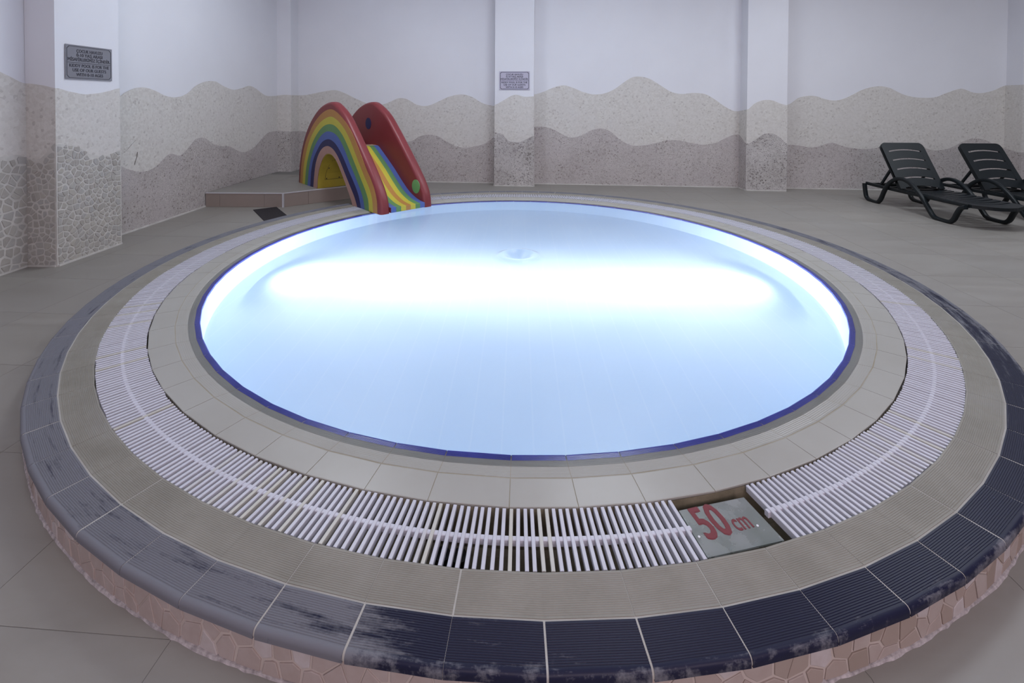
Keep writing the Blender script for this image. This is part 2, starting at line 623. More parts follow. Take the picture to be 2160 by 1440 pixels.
def cut_disc(poly, rad):
    """polygon minus a disc about the origin"""
    dense = []
    for i in range(len(poly)):
        a, b = poly[i], poly[(i + 1) % len(poly)]
        for k in range(16):
            dense.append((a[0] + (b[0] - a[0]) * k / 16, a[1] + (b[1] - a[1]) * k / 16))
    ins = [math.hypot(*q) < rad for q in dense]
    if all(ins):
        return None
    if not any(ins):
        return poly
    n = len(dense)
    s = next(i for i in range(n) if not ins[i] and ins[i - 1])
    out = [dense[(s + k) % n] for k in range(n) if not ins[(s + k) % n]]
    a0, a1 = math.atan2(out[-1][1], out[-1][0]), math.atan2(out[0][1], out[0][0])
    d = (a1 - a0 + math.pi) % (2 * math.pi) - math.pi
    arc = [(rad * math.cos(a0 + d * k / 8), rad * math.sin(a0 + d * k / 8)) for k in range(0, 9)]
    return out + arc


P_ = 0.66
jt = 0.0011
shared = None
for i in range(-9, 17):
    for j in range(-6, 8):
        u0, v0 = -2.88 + P_ * i, -0.49 + P_ * j
        q = [UX * (u0 + a * P_ + (jt if a == 0 else -jt)) + UY * (v0 + b * P_ + (jt if b == 0 else -jt)) for a, b in ((0, 0), (1, 0), (1, 1), (0, 1))]
        cx, cy = sum(p.x for p in q) / 4, sum(p.y for p in q) / 4
        if cx < -4.75 or cx > 9.4 or cy > 4.95 or cy < -3.95:
            continue
        # leave out tiles the photograph's frame never reaches
        dpt = cy + 4.44
        if dpt < 0.3 or abs(cx) > (1.16 * (dpt + 0.5) + 0.5):
            continue
        poly = cut_disc([(p.x, p.y) for p in q], 3.238)
        if poly is None:
            continue
        g = Geo()
        g.prism(poly, FZ - 0.012, FZ)
        g.make('floor_tile', FTILE, floor)

# ------------------------------------------------------------------ room: walls
HC = 4.3
CORNER = (-4.655, 4.99)


def wall_box(name, a, b, thick, z0=FZ - 0.01, z1=HC, mat=None):
    a, b = Vector(a), Vector(b)
    d = (b - a).normalized()
    n = Vector((d.y, -d.x))
    g = Geo()
    g.prism([tuple(a), tuple(b), tuple(b - n * thick), tuple(a - n * thick)], z0, z1)
    return g.make(name, mat or PLASTER, kind='structure')


wall_left = wall_box('wall_left', (-4.64, -8.0), (-4.655, 4.99), 0.2)
wall_back = wall_box('wall_back', (-4.9, 5.002), (11.2, 4.205), 0.2)
wall_right = wall_box('wall_right', (11.0, 4.6), (11.0, -8.0), 0.2)
wall_rear = wall_box('wall_rear', (11.2, -8.0), (-4.9, -8.0), 0.2)
g = Geo()
g.box(-4.9, 11.2, -8.2, 5.3, HC, HC + 0.15)
ceiling = g.make('ceiling', PLASTER, kind='structure')
pil1 = wall_box('trim_1', (-4.355, -0.06), (-4.355, 0.66), 0.29)
pil2 = wall_box('trim_2', (-0.455, 4.50), (0.27, 4.465), 0.30)
pil3 = wall_box('trim_3', (4.065, 4.265), (4.75, 4.23), 0.31)
pil4 = wall_box('trim_4', (8.6, 4.04), (9.3, 4.005), 0.31)
pil5 = wall_box('trim_5', (-4.665, 4.66), (-4.385, 4.66), 0.34)

WAVES = {
 'left_near': ((-4.64, -1.2), (-4.64, -0.06), [(0, 1.75), (0.5, 1.83), (0.8, 1.74), (0.92, 1.679), (1.01, 1.637), (1.08, 1.601), (1.14, 1.583)], [(0, 0.8), (0.5, 0.86), (0.91, 0.92), (1.0, 0.927), (1.07, 0.919), (1.14, 0.88)]),
 'pil1_side': ((-4.64, -0.06), (-4.355, -0.06), [(0.01, 1.586), (0.08, 1.581), (0.19, 1.564), (0.29, 1.542)], [(0.0, 0.871), (0.07, 0.872), (0.14, 0.881), (0.2, 0.935), (0.26, 1.007), (0.29, 1.016)]),
 'pil1': ((-4.355, -0.06), (-4.355, 0.66), [(0.02, 1.543), (0.12, 1.518), (0.24, 1.497), (0.31, 1.489), (0.48, 1.506), (0.59, 1.528), (0.72, 1.56)], [(0.01, 1.015), (0.15, 0.993), (0.25, 0.952), (0.33, 0.891), (0.47, 0.856), (0.6, 0.862), (0.72, 0.888)]),
 'left_far': ((-4.635, 0.66), (-4.655, 4.66), [(0, 1.56), (0.2, 1.47), (0.35, 1.477), (0.4, 1.511), (0.57, 1.577), (0.73, 1.587), (0.91, 1.544), (1.06, 1.491), (1.26, 1.474), (1.47, 1.522), (1.65, 1.634), (1.89, 1.712), (2.11, 1.721), (2.32, 1.655), (2.56, 1.609), (2.81, 1.639), (3.03, 1.686), (3.25, 1.643), (3.43, 1.57), (3.62, 1.521), (4.0, 1.525)], [(0, 0.8), (0.2, 0.72), (0.34, 0.666), (0.42, 0.622), (0.6, 0.561), (0.75, 0.552), (0.9, 0.597), (1.06, 0.695), (1.15, 0.722), (1.32, 0.677), (1.46, 0.747), (1.64, 0.873), (1.84, 0.878), (2.05, 0.768), (2.23, 0.723), (2.46, 0.694), (2.65, 0.613), (2.86, 0.56), (3.08, 0.587), (3.24, 0.646), (3.43, 0.748), (3.65, 0.837), (4.0, 0.854)]),
 'pil5': ((-4.655, 4.66), (-4.385, 4.66), [(0, 1.53), (0.14, 1.545), (0.27, 1.54)], [(0, 0.855), (0.14, 0.85), (0.27, 0.84)]),
 'pil5_side': ((-4.385, 4.66), (-4.385, 4.97), [(0, 1.54), (0.31, 1.54)], [(0, 0.84), (0.31, 0.833)]),
 'back_a': ((-4.38, 4.976), (-0.45, 4.782), [(0.0, 1.54), (0.17, 1.55), (0.46, 1.607), (0.74, 1.645), (0.91, 1.599), (1.15, 1.488), (1.3, 1.423), (1.5, 1.35), (1.75, 1.379), (1.89, 1.435), (2.03, 1.491), (2.19, 1.473), (2.4, 1.363), (2.6, 1.346), (2.82, 1.43), (3.02, 1.522), (3.28, 1.569), (3.48, 1.515), (3.69, 1.397), (3.935, 1.345)], [(0.0, 0.833), (0.29, 0.798), (0.68, 0.708), (1.06, 0.656), (1.45, 0.697), (1.83, 0.738), (2.11, 0.648), (2.3, 0.66), (2.44, 0.745), (2.64, 0.783), (2.82, 0.748), (2.99, 0.649), (3.16, 0.568), (3.34, 0.542), (3.51, 0.563), (3.72, 0.62), (3.935, 0.76)]),
 'pil2_left': ((-0.455, 4.79), (-0.455, 4.50), [(0, 1.345), (0.29, 1.372)], [(0, 0.8), (0.29, 0.86)]),
 'pil2': ((-0.455, 4.5), (0.27, 4.465), [(0.0, 1.372), (0.14, 1.444), (0.36, 1.559), (0.56, 1.525), (0.725, 1.534)], [(0.0, 0.86), (0.15, 0.817), (0.25, 0.712), (0.45, 0.679), (0.56, 0.724), (0.725, 0.8)]),
 'pil2_right': ((0.27, 4.465), (0.27, 4.745), [(0, 1.534), (0.28, 1.573)], [(0, 0.8), (0.28, 0.957)]),
 'back_b': ((0.27, 4.746), (4.065, 4.557), [(0.01, 1.573), (0.18, 1.619), (0.37, 1.7), (0.57, 1.746), (0.74, 1.701), (0.94, 1.621), (1.13, 1.577), (1.33, 1.595), (1.52, 1.676), (1.69, 1.801), (1.85, 1.899), (2.02, 1.908), (2.18, 1.864), (2.38, 1.74), (2.57, 1.625), (2.76, 1.59), (2.97, 1.609), (3.19, 1.583), (3.37, 1.478), (3.54, 1.356), (3.7, 1.278), (3.85, 1.279)], [(0.02, 0.957), (0.23, 0.95), (0.41, 0.897), (0.58, 0.8), (0.72, 0.756), (0.92, 0.803), (1.11, 0.904), (1.28, 0.932), (1.45, 0.88), (1.64, 0.721), (1.84, 0.624), (2.03, 0.618), (2.25, 0.656), (2.49, 0.721), (2.71, 0.723), (2.93, 0.681), (3.17, 0.649), (3.38, 0.686), (3.54, 0.767), (3.71, 0.839), (3.86, 0.841)]),
 'pil3_left': ((4.065, 4.557), (4.065, 4.265), [(0, 1.279), (0.29, 1.309)], [(0, 0.841), (0.29, 0.699)]),
 'pil3': ((4.065, 4.265), (4.75, 4.23), [(0.01, 1.309), (0.13, 1.42), (0.29, 1.48), (0.44, 1.472), (0.56, 1.422), (0.69, 1.389)], [(0.02, 0.699), (0.14, 0.768), (0.29, 0.872), (0.45, 0.881), (0.57, 0.815), (0.7, 0.698)]),
 'back_c': ((4.75, 4.522), (8.6, 4.334), [(0, 1.36), (0.2, 1.414), (0.36, 1.527), (0.53, 1.562), (0.66, 1.554), (0.81, 1.503), (0.98, 1.478), (1.14, 1.513), (1.3, 1.591), (1.46, 1.677), (1.71, 1.737), (1.91, 1.712), (2.11, 1.61), (2.26, 1.559), (2.44, 1.535), (2.69, 1.544), (2.86, 1.612), (3.04, 1.68), (3.14, 1.697), (3.32, 1.63), (3.47, 1.622), (3.65, 1.665), (3.855, 1.755)], [(0.2, 0.666), (0.39, 0.651), (0.57, 0.618), (0.73, 0.646), (0.87, 0.699), (0.96, 0.709), (1.08, 0.667), (1.24, 0.626), (1.46, 0.603), (1.69, 0.623), (2.05, 0.713), (2.29, 0.698), (2.5, 0.641), (2.69, 0.592), (2.93, 0.629), (3.23, 0.785), (3.38, 0.812), (3.53, 0.788), (3.71, 0.698), (3.855, 0.64)]),
 'pil4_left': ((8.6, 4.334), (8.6, 4.04), [(0, 1.755), (0.29, 1.76)], [(0, 0.64), (0.29, 0.6)]),
 'pil4': ((8.6, 4.04), (9.3, 4.005), [(0, 1.76), (0.3, 1.72), (0.7, 1.6)], [(0, 0.6), (0.35, 0.7), (0.7, 0.62)]),
 'back_d': ((9.3, 4.299), (11.0, 4.215), [(0, 1.6), (0.8, 1.7), (1.7, 1.5)], [(0, 0.62), (0.9, 0.75), (1.7, 0.65)]),
}
OWNER = dict(left_near=wall_left, left_far=wall_left, back_a=wall_back, back_b=wall_back, back_c=wall_back, back_d=wall_back,
             pil1=pil1, pil1_side=pil1, pil2=pil2, pil2_left=pil2, pil2_right=pil2, pil3=pil3, pil3_left=pil3, pil4=pil4, pil4_left=pil4, pil5=pil5, pil5_side=pil5)
BOLD = {'pil2', 'pil3', 'pil5'}
STONED = {'left_near': (0.075, 0.012), 'pil1_side': (0.058, 0.010), 'pil1': (0.056, 0.009)}


def face_map(a, b):
    a, b = Vector(a), Vector(b)
    d = (b - a).normalized()
    n = Vector((d.y, -d.x))

    def fn(u, z, dep):
        q = a + d * u + n * dep
        return (q.x, q.y, z)
    return fn, (b - a).length


base_left, base_back = Geo(), Geo()
for key, (a, b, top, low) in WAVES.items():
    fn, L = face_map(a, b)
    n = max(3, int(L * 30))
    us = [L * i / n for i in range(n + 1)]
    own = OWNER[key]
    g = Geo()
    ex = lambda u, d: u - d if u == 0 else (u + d if u == us[-1] else u)
    g.sheet([(ex(u, 0.0045), interp(low, u) - 0.03) for u in us], [(ex(u, 0.0045), interp(top, u)) for u in us], -0.002, 0.005, fn)
    g.make('light_mosaic', MOS_L, own)
    g = Geo()
    g.sheet([(ex(u, 0.0075), FZ) for u in us], [(ex(u, 0.0075), interp(low, u)) for u in us], -0.002, 0.008, fn)
    st = key in STONED
    g.make('dark_mosaic', GROUT_W if st else (MOS_B if key in BOLD else MOS_D), own)
    (base_left if own in (wall_left, pil1) else base_back).sheet([(0, FZ), (L, FZ)], [(0, FZ + 0.016), (L, FZ + 0.016)], 0.007, 0.022, fn)
    if st:
        size, gap = STONED[key]
        rng = random.Random(len(key))
        u_lo = 0.25 if key == 'left_near' else 0.0
        cells = voronoi_cells(L - u_lo, 1.25, size, rng, 0.95)
        cand = []
        for poly in cells:
            poly = [(x + u_lo, y + FZ) for x, y in poly]
            s, (cx, cy) = shrink(poly, gap * rng.uniform(0.75, 1.4))
            if max(y - interp(low, x) for x, y in s) > 0.012:
                s = [(x, min(y, interp(low, x) - 0.003)) for x, y in s]
                if cy > interp(low, cx) - 0.012:
                    continue
            cand.append((s, cx, cy))
        for s, cx, cy in cand:
            stone_geo(s, fn, 0.006, 0.0115 + rng.uniform(0, 0.003)).make('wall_stone', STONE_W, own)
base_left.make('baseboard_left', GROUT_W, kind='structure')
base_back.make('baseboard_back', GROUT_W, kind='structure')

# two old cracks in the left wall's mosaic
fn, L = face_map(*WAVES['left_far'][:2])
for pts in (((0.56, 0.945), (0.50, 0.90), (0.44, 0.85), (0.36, 0.80)), ((0.585, 0.80), (0.575, 0.74), (0.55, 0.69), (0.54, 0.65))):
    g = Geo()
    g.sheet([(u - 0.006, z) for u, z in pts], [(u + 0.006, z + 0.006) for u, z in pts], 0.003, 0.0058, fn)
    g.make('crack', CRACK, wall_left)

# ------------------------------------------------------------------ the pool
pool = thing('wading_pool', 'round raised wading pool full of glowing pale blue water with tiled curb', 'pool')


def lathe(prof, n=180, closed_center=False, angs=None):
    g = Geo()
    m_ = len(prof)
    vv = []
    n = len(angs) if angs else n
    for k in range(n):
        a = R(angs[k]) if angs else 2 * math.pi * k / n
        for r, z in prof:
            vv.append((r * math.cos(a), r * math.sin(a), z))
    ff = []
    for k in range(n):
        j = (k + 1) % n
        for i in range(m_ - 1):
            ff.append((k * m_ + i, j * m_ + i, j * m_ + i + 1, k * m_ + i + 1))
    if closed_center:
        ff.append(tuple(k * m_ + m_ - 1 for k in range(n)))
    g.add(vv, ff)
    return g


def lathe_mesh(name, prof, mat, parent, n=180, center=False, smooth=True, angs=None):
    g = lathe(prof, n, center, angs)
    me = bpy.data.meshes.new(name)
    me.from_pydata(g.v, [], g.f)
    if smooth:
        me.polygons.foreach_set('use_smooth', [True] * len(me.polygons))
        me.set_sharp_from_angle(angle=R(35))
    return link(name, me, mat, parent)


ND = 77
OUT_A = [-88.6 + 360 / ND * k for k in range(ND)]
# joints of the inner rings (coping, sloping and blue tiles share them)
J = [-151.6, -145.9, -140.2, -134.7, -129.4, -123.8, -117.9, -112.5, -107.1, -101.8, -96.7, -90.6, -85.5, -80.4, -74.7, -69.5, -64.2, -59.1, -54.1, -49.0, -43.0, -37.6, -32.4, -27.3, -22.0]
J += [-22 + 75 * k / 14 for k in range(1, 15)]
J += [58.4, 64.2, 69.6, 75.0, 80.4, 86.1, 91.7, 97.4, 103.0, 108.5, 114.2]
J += [114.2 + 94.2 * k / 17 for k in range(1, 18)]
lathe_mesh('curb_core', [(3.246, FZ - 0.02), (3.246, -0.016), (3.2, -0.015)], GROUT_C, pool)
lathe_mesh('deck_bed', [(3.24, -0.024), (3.2625, -0.022), (3.2632, -0.015), (3.261, -0.0075), (3.2565, -0.0028), (3.2505, -0.0012), (3.0005, -0.0010), (2.9995, -0.03)], WGROUT, pool, angs=OUT_A)
lathe_mesh('gutter_channel', [(3.0005, -0.02), (2.999, -0.15), (2.985, -0.165), (2.785, -0.165), (2.769, -0.15), (2.769, -0.0045)], CHANNEL, pool)
lathe_mesh('coping_bed', [(2.7655, -0.02), (2.7665, -0.001), (2.6355, -0.0005), (2.532, -0.0135), (2.502, -0.02)], DGROUT, pool, angs=J[:-1])
lathe_mesh('basin', [(2.5015, -0.016), (2.5015, -0.49), (2.49, -0.52), (2.46, -0.532), (1.2, -0.535), (0.12, -0.537), (0.0001, -0.537)], BASIN, pool)


def ring_tile(prof, a0, a1, gap=0.002, thick=0.009):
    """one tile of a ring: straight-edged, its top following the (r, z) profile"""
    g = Geo()
    pr = list(prof) + [(prof[-1][0], prof[-1][1] - thick), (prof[0][0], prof[0][1] - thick)]
    vv = []
    for r, z in pr:
        for a, s in ((a0, 1), (a1, -1)):
            aa = R(a) + s * gap / r
            vv.append((r * math.cos(aa), r * math.sin(aa), z))
    n = len(pr)
    ff = [(2 * i, 2 * ((i + 1) % n), 2 * ((i + 1) % n) + 1, 2 * i + 1) for i in range(n)]
    ff += [tuple(2 * i for i in range(n)), tuple(2 * i + 1 for i in range(n - 1, -1, -1))]
    g.add(vv, ff)
    return g


def ribs(r0, r1, z0, z1, n, depth=0.0018, flat=0.08):
    """profile from r0 to r1 with n grooves"""
    pr = [(r0, z0)]
    for i in range(n):
        for f, d in ((0.30, 0), (0.45, 1), (0.72, 1), (0.87, 0)):
            t = flat / 2 + (1 - flat) * (i + f) / n
            pr.append((r0 + (r1 - r0) * t, z0 + (z1 - z0) * t - d * depth))
    pr.append((r1, z1))
    return pr


# two outer rings of 77 tiles: navy nosing tiles and cream ribbed tiles
st_ = 360 / ND
nose = ribs(3.1395, 3.252, 0.001, 0.0003, 17, 0.0014) + [(3.2545, -0.0002), (3.258, -0.0016), (3.2608, -0.0038), (3.263, -0.007), (3.2643, -0.011), (3.2648, -0.0155), (3.2645, -0.021)]
me_d = mesh('navy_tile', *(lambda q: (q.v, q.f))(ring_tile(nose, -st_ / 2, st_ / 2, 0.0024, 0.006)), smooth=True)
me_c = mesh('ribbed_tile', *(lambda q: (q.v, q.f))(ring_tile(ribs(3.001, 3.1325, 0.0006, 0.001, 19, 0.0012), -st_ / 2, st_ / 2, 0.0012)))
for k in range(ND):
    a = -88.6 + st_ * (k + 0.5)
    link('navy_tile', me_d, NAVY, pool).rotation_euler = (0, 0, R(a + random.uniform(-0.04, 0.04)))
    link('ribbed_tile', me_c, CREAM, pool).rotation_euler = (0, 0, R(a + random.uniform(-0.04, 0.04)))

# inner rings: coping tiles, sloping ribbed tiles and blue edge tiles share their joints
for a0, a1 in zip(J, J[1:]):
    ring_tile([(2.637, 0.0), (2.64, 0.001), (2.764, 0.001), (2.7675, 0.0)], a0, a1, 0.0016).make('coping_tile', COPING, pool)
    ring_tile(ribs(2.534, 2.632, -0.0125, 0.0, 9, 0.0005, 0.1), a0, a1, 0.0014).make('sloping_tile', COPING, pool)
    ring_tile([(2.4985, -0.048), (2.4985, -0.018), (2.501, -0.0125)] + ribs(2.503, 2.530, -0.0115, -0.0125, 4, 0.0016)[1:] + [(2.531, -0.0128)], a0, a1, 0.0022, 0.004).make('blue_edge_tile', BLUE, pool)

# crazy-paving face of the curb
rng = random.Random(5)


def curb_fn(u, z, dep):
    a = R(-198) + u / 3.246
    r = 3.246 + dep
    return (r * math.cos(a), r * math.sin(a), z)


span = R(198 - 18) * 3.246
cells = voronoi_cells(span, 0.112, 0.066, rng, 0.85)
cells = [[(x, y + FZ + 0.002) for x, y in c] for c in cells]


def camdist(c):
    cx = sum(p[0] for p in c) / len(c)
    q = curb_fn(cx, -0.1, 0)
    return math.hypot(q[0], q[1] + 4.442)


cells.sort(key=camdist)
rest = Geo()
for i, c in enumerate(cells):
    s, _ = shrink(c, 0.0042 * rng.uniform(0.7, 1.5))
    q = stone_geo(s, curb_fn, -0.004, 0.0022 + rng.uniform(0, 0.0022), 0.0025)
    if i < 300:
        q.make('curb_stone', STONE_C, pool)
    else:
        rest.add(q.v, q.f)
if rest.v:
    rest.make('curb_stones', STONE_C, pool, kind='stuff')
# rough mortar fillet where the curb meets the floor
g = Geo()
nn_ = 420
vv, ff = [], []
for k in range(nn_):
    a = R(-205) + R(200) * k / (nn_ - 1)
    w = 0.001 + 0.005 * rng.random() + 0.002 * math.sin(a * 40)
    h = 0.004 + 0.006 * rng.random()
    for r, z in ((3.244, FZ + h), (3.25 + w * 0.5, FZ + h * 0.8), (3.252 + w, FZ - 0.001)):
        vv.append((r * math.cos(a), r * math.sin(a), z))
for k in range(nn_ - 1):
    for i in range(2):
        ff.append((3 * k + i, 3 * k + i + 1, 3 * k + 4 + i, 3 * k + 3 + i))
g.add(vv, ff)
MORTAR = plain('pale_mortar', (0.37, 0.335, 0.34), 0.8, 0.3, 0.4, 60)
g.make('mortar_fillet', MORTAR, pool)

# black outlet pipe in the gutter
g = Geo()
for k in range(2):
    g.prism([(0.028 * math.cos(2 * math.pi * i / 14) , 0.028 * math.sin(2 * math.pi * i / 14)) for i in range(14)], -0.164, -0.10, (lambda x, y, z, k=k: (-0.255 + 0.058 * k + x, -2.845 - 0.004 * k + y, z)))
g.make('outlet_pipe', BLACK, pool)

# water, with the smooth dimple that the flow draws in the middle
prof = [(0.0001 + 0.36 * k / 36) for k in range(37)] + [0.4, 0.6, 0.9, 1.4, 2.0, 2.5, 2.567]
lathe_mesh('water', [(r, WZ - 0.050 * math.exp(-(r / 0.08) ** 2) + 0.030 * math.exp(-((r - 0.15) / 0.06) ** 2)) for r in reversed(prof)], WATER, pool, 120, True)

# ------------------------------------------------------------------ overflow grating
grate = thing('overflow_grating', 'white slatted ring grating over the gutter around the pool', 'grating')
SL = 0.2255


def slat_geo():
    g = Geo()
    w, h, l = 0.0128, 0.024, SL
    vv = []
    for x in (-l / 2, l / 2):
        for y, z in ((-w / 2 * 0.8, -h), (-w / 2, -0.0015), (-w / 2 + 0.0015, 0), (w / 2 - 0.0015, 0), (w / 2, -0.0015), (w / 2 * 0.8, -h)):
            vv.append((x, y, z))
    g.add(vv, [(5, 4, 3, 2, 1, 0), (6, 7, 8, 9, 10, 11)] + [(i, (i + 1) % 6, 6 + (i + 1) % 6, 6 + i) for i in range(6)])
    return g


sg = slat_geo()
slat_me = mesh('slat', sg.v, sg.f)
slats = []
pitch = 0.5235
ncnt = round(360 / pitch)
sec, off, tw = 0, 0.0, 0.0
spans = []
for k in range(ncnt):
    a = -78.62 - pitch * k * (360 - 6.35) / 360 / ((ncnt - 1) / ncnt) * ((ncnt) / ncnt)
    if a < -78.62 - (360 - 6.25):
        break
    if sec <= 0:
        sec = random.choice((9, 12, 15, 18, 22))
        off = random.uniform(-0.003, 0.003)
        tw = random.uniform(-0.12, 0.12)
    sec -= 1
    aj = a + random.uniform(-0.035, 0.035)
    r = 2.8845 + off + random.uniform(-0.0012, 0.0012)
    slats.append((aj, r, tw + random.uniform(-0.25, 0.25)))
slats.sort(key=lambda q: math.hypot(q[1] * math.cos(R(q[0])), q[1] * math.sin(R(q[0])) + 4.442))
far = Geo()
for i, (a, r, t) in enumerate(slats):
    loc = Vector((r * math.cos(R(a)), r * math.sin(R(a)), 0.0005))
    rz = R(a + t)
    if i < 300:
        o = link('slat', slat_me, GRATE, grate)
        o.location = loc
        o.rotation_euler = (0, 0, rz)
    else:
        mt = Matrix.Translation(loc) @ Matrix.Rotation(rz, 4, 'Z')
        far.add([mt @ Vector(q) for q in sg.v], sg.f)
far.make('slats', plain('far_grating_plastic', (0.52, 0.52, 0.585), 0.4), grate, kind='stuff')
# the bead that strings the slats together, one piece per run
g = Geo()
pts = [(2.882 * math.cos(R(-78.25 - 354.0 * k / 359)), 2.882 * math.sin(R(-78.25 - 354.0 * k / 359))) for k in range(360)]
vv, ff = [], []
for k, (x, y) in enumerate(pts):
    d = math.hypot(x, y)
    for dr, z in ((-0.0085, -0.024), (-0.0085, -0.005), (-0.006, -0.003), (0.006, -0.003), (0.0085, -0.005), (0.0085, -0.024)):
        vv.append((x * (d + dr) / d, y * (d + dr) / d, z))
for k in range(len(pts) - 1):
    for i in range(6):
        ff.append((6 * k + i, 6 * k + (i + 1) % 6, 6 * k + 6 + (i + 1) % 6, 6 * k + 6 + i))
ff += [(0, 1, 2, 3, 4, 5), tuple(6 * (len(pts) - 1) + i for i in range(5, -1, -1))]
g.add(vv, ff)
g.make('link_strip', GRATE, grate, smooth=False)


# ------------------------------------------------------------------ lettering helper
def cap_height():
    c = bpy.data.curves.new('probe', 'FONT')
    c.body = 'H'
    c.size = 1
    o = bpy.data.objects.new('probe', c)
    COL.objects.link(o)
    bpy.context.view_layer.update()
    h = o.dimensions.y
    bpy.data.objects.remove(o)
    bpy.data.curves.remove(c)
    return h


CAP = cap_height()


def lettering(body, mat, parent, center, width, cap, mtx, bold=0.02, name='lettering'):
    """text whose ink is width wide with capitals cap high; center = (x, baseline) in the sign's own plane given by mtx"""
    c = bpy.data.curves.new(name, 'FONT')
    c.body = body
    c.size = 1.0
    c.offset = 0.0
    c.extrude = 0.004
    c.resolution_u = 3
    o = bpy.data.objects.new(name, c)
    COL.objects.link(o)
    bpy.context.view_layer.update()
    dg = bpy.context.evaluated_depsgraph_get()
    me = bpy.data.meshes.new_from_object(o.evaluated_get(dg))
    # bold: the glyphs are thickened by shifted copies of themselves
    src = [v.co.copy() for v in me.vertices]
    polys = [tuple(q.vertices) for q in me.polygons]
    g = Geo()
    for k, (dx, dy) in enumerate(((0, 0), (bold, 0), (-bold, 0), (bold * 0.7, bold * 0.6), (-bold * 0.7, bold * 0.6), (bold * 0.7, -bold * 0.6), (-bold * 0.7, -bold * 0.6))):
        g.add([(v.x + dx, v.y + dy, v.z - 0.0009 * k) for v in src], polys)
    bpy.data.objects.remove(o)
    bpy.data.curves.remove(c)
    bpy.data.meshes.remove(me)
    x0, x1 = min(v[0] for v in g.v), max(v[0] for v in g.v)
    sx, sy = width / (x1 - x0), cap / (CAP + 1.2 * bold)
    g.v = [tuple(mtx @ Vector((center[0] + (x - (x0 + x1) / 2) * sx, center[1] + (y + 0.6 * bold) * sy, z * 0.12 + 0.0006))) for x, y, z in g.v]
    return link(name, mesh(name, g.v, g.f, False, False), mat, parent)


# ------------------------------------------------------------------ depth plate in the gap of the grating
plate = thing('depth_plate', 'clear plate in a gap of the white grating with red depth lettering', 'depth marker', (0.715, -2.797, -0.014), R(16.5))
g = Geo()


def to_local(x, y, o):
    q = o.matrix_basis.inverted() @ Vector((x, y, 0))
    return (q.x, q.y)


corners = [(2.803, -78.2), (2.981, -78.25), (2.982, -72.75), (2.803, -72.75)]
g.prism([to_local(r * math.cos(R(a)), r * math.sin(R(a)), plate) for r, a in corners], -0.006, 0.0)
g.make('plate', ACRYLIC, plate)
I4 = Matrix.Identity(4)
tdir, ndir = Vector((math.cos(R(16.5)), math.sin(R(16.5)))), Vector((-math.sin(R(16.5)), math.cos(R(16.5))))
o_ = Vector((0.715, -2.797))
bl = -2.918 - o_.dot(ndir) - 0.002
l0 = o_.dot(tdir)
lettering('50', RED_INK, plate, ((-0.232 - 0.122) / 2 - l0 + 0.028, bl), 0.110, 0.125, I4, 0.03, 'depth_number')
lettering('cm', RED_INK, plate, ((-0.112 - 0.046) / 2 - l0 + 0.028, bl + 0.004), 0.066, 0.066, I4, 0.012, 'unit_lettering')
for (x, y) in ((-0.118, -0.016), (0.1035, -0.030)):
    g = Geo()
    g.prism([(x + 0.004 * math.cos(k), y + 0.004 * math.sin(k)) for k in [2 * math.pi * i / 10 for i in range(10)]], 0.0, 0.002)
    g.make('screw', SCREW, plate)


# ------------------------------------------------------------------ notice signs
def notice(loc, xdir, w, h, plate_mat, label, border):
    xdir = Vector(xdir).normalized()
    t = thing('notice_sign', label, 'sign', loc, math.atan2(xdir.y, xdir.x), 'pool rule signs')
    # local: x along the wall, z up, -y towards the room
    mt = Matrix(((1, 0, 0, 0), (0, 0, -1, 0), (0, 1, 0, 0), (0, 0, 0, 1)))
    g = Geo()
    g.box(-w / 2, w / 2, -0.005, 0.0, -h / 2, h / 2)
    g.make('plate', plate_mat, t)
    g = Geo()
    a, b, c = w / 2 - 0.013, h / 2 - 0.012, 0.024
    k = border
    outer = [(-a + c, -b), (a - c, -b), (a, -b + c), (a, b - c), (a - c, b), (-a + c, b), (-a, b - c), (-a, -b + c)]
    a2, b2, c2 = a - k, b - k, c - k * 0.3
    inn = [(-a2 + c2, -b2), (a2 - c2, -b2), (a2, -b2 + c2), (a2, b2 - c2), (a2 - c2, b2), (-a2 + c2, b2), (-a2, b2 - c2), (-a2, -b2 + c2)]
    vv = [(x, -0.0062, z) for x, z in outer] + [(x, -0.0062, z) for x, z in inn] + [(x, -0.0045, z) for x, z in outer] + [(x, -0.0045, z) for x, z in inn]
    ff = []
    for i in range(8):
        j = (i + 1) % 8
        ff += [(i, j, 8 + j, 8 + i), (16 + i, 24 + i, 24 + j, 16 + j), (i, 16 + i, 16 + j, j), (8 + i, 8 + j, 24 + j, 24 + i)]
    g.add(vv, ff)
    g.make('border_line', INK, t)
    g = Geo()
    g.box(-w * 0.455, w * 0.455, -0.0062, -0.0045, h * (0.5 - 0.515) - 0.002, h * (0.5 - 0.515) + 0.002)
    g.make('divider_line', INK, t)
    mt2 = Matrix.Translation((0, -0.005, 0)) @ mt
    for body, fw, fy in (('ÇOCUK HAVUZU', 0.56, 0.215), ('0-10 YAŞ ARASI', 0.56, 0.335), ('MİSAFİRLERİMİZ İÇİNDİR.', 0.91, 0.465),
                         ('KIDDY POOL IS FOR THE', 0.85, 0.645), ('USE OF OUR GUESTS', 0.72, 0.775), ('WITH 0-10 AGES', 0.58, 0.905)):
        lettering(body, INK, t, (0, h * (0.5 - fy)), w * fw, h * 0.092, mt2, 0.026)
    return t


notice((-4.349, 0.297, 1.803), (0, 1), 0.525, 0.335, PLATE_G, 'dark grey pool notice sign on the white pillar at the left wall', 0.004)
notice((-0.091, 4.476, 1.823), (0.725, -0.035), 0.562, 0.342, PLATE_W, 'pale lilac pool notice sign on the pillar of the back wall', 0.008)

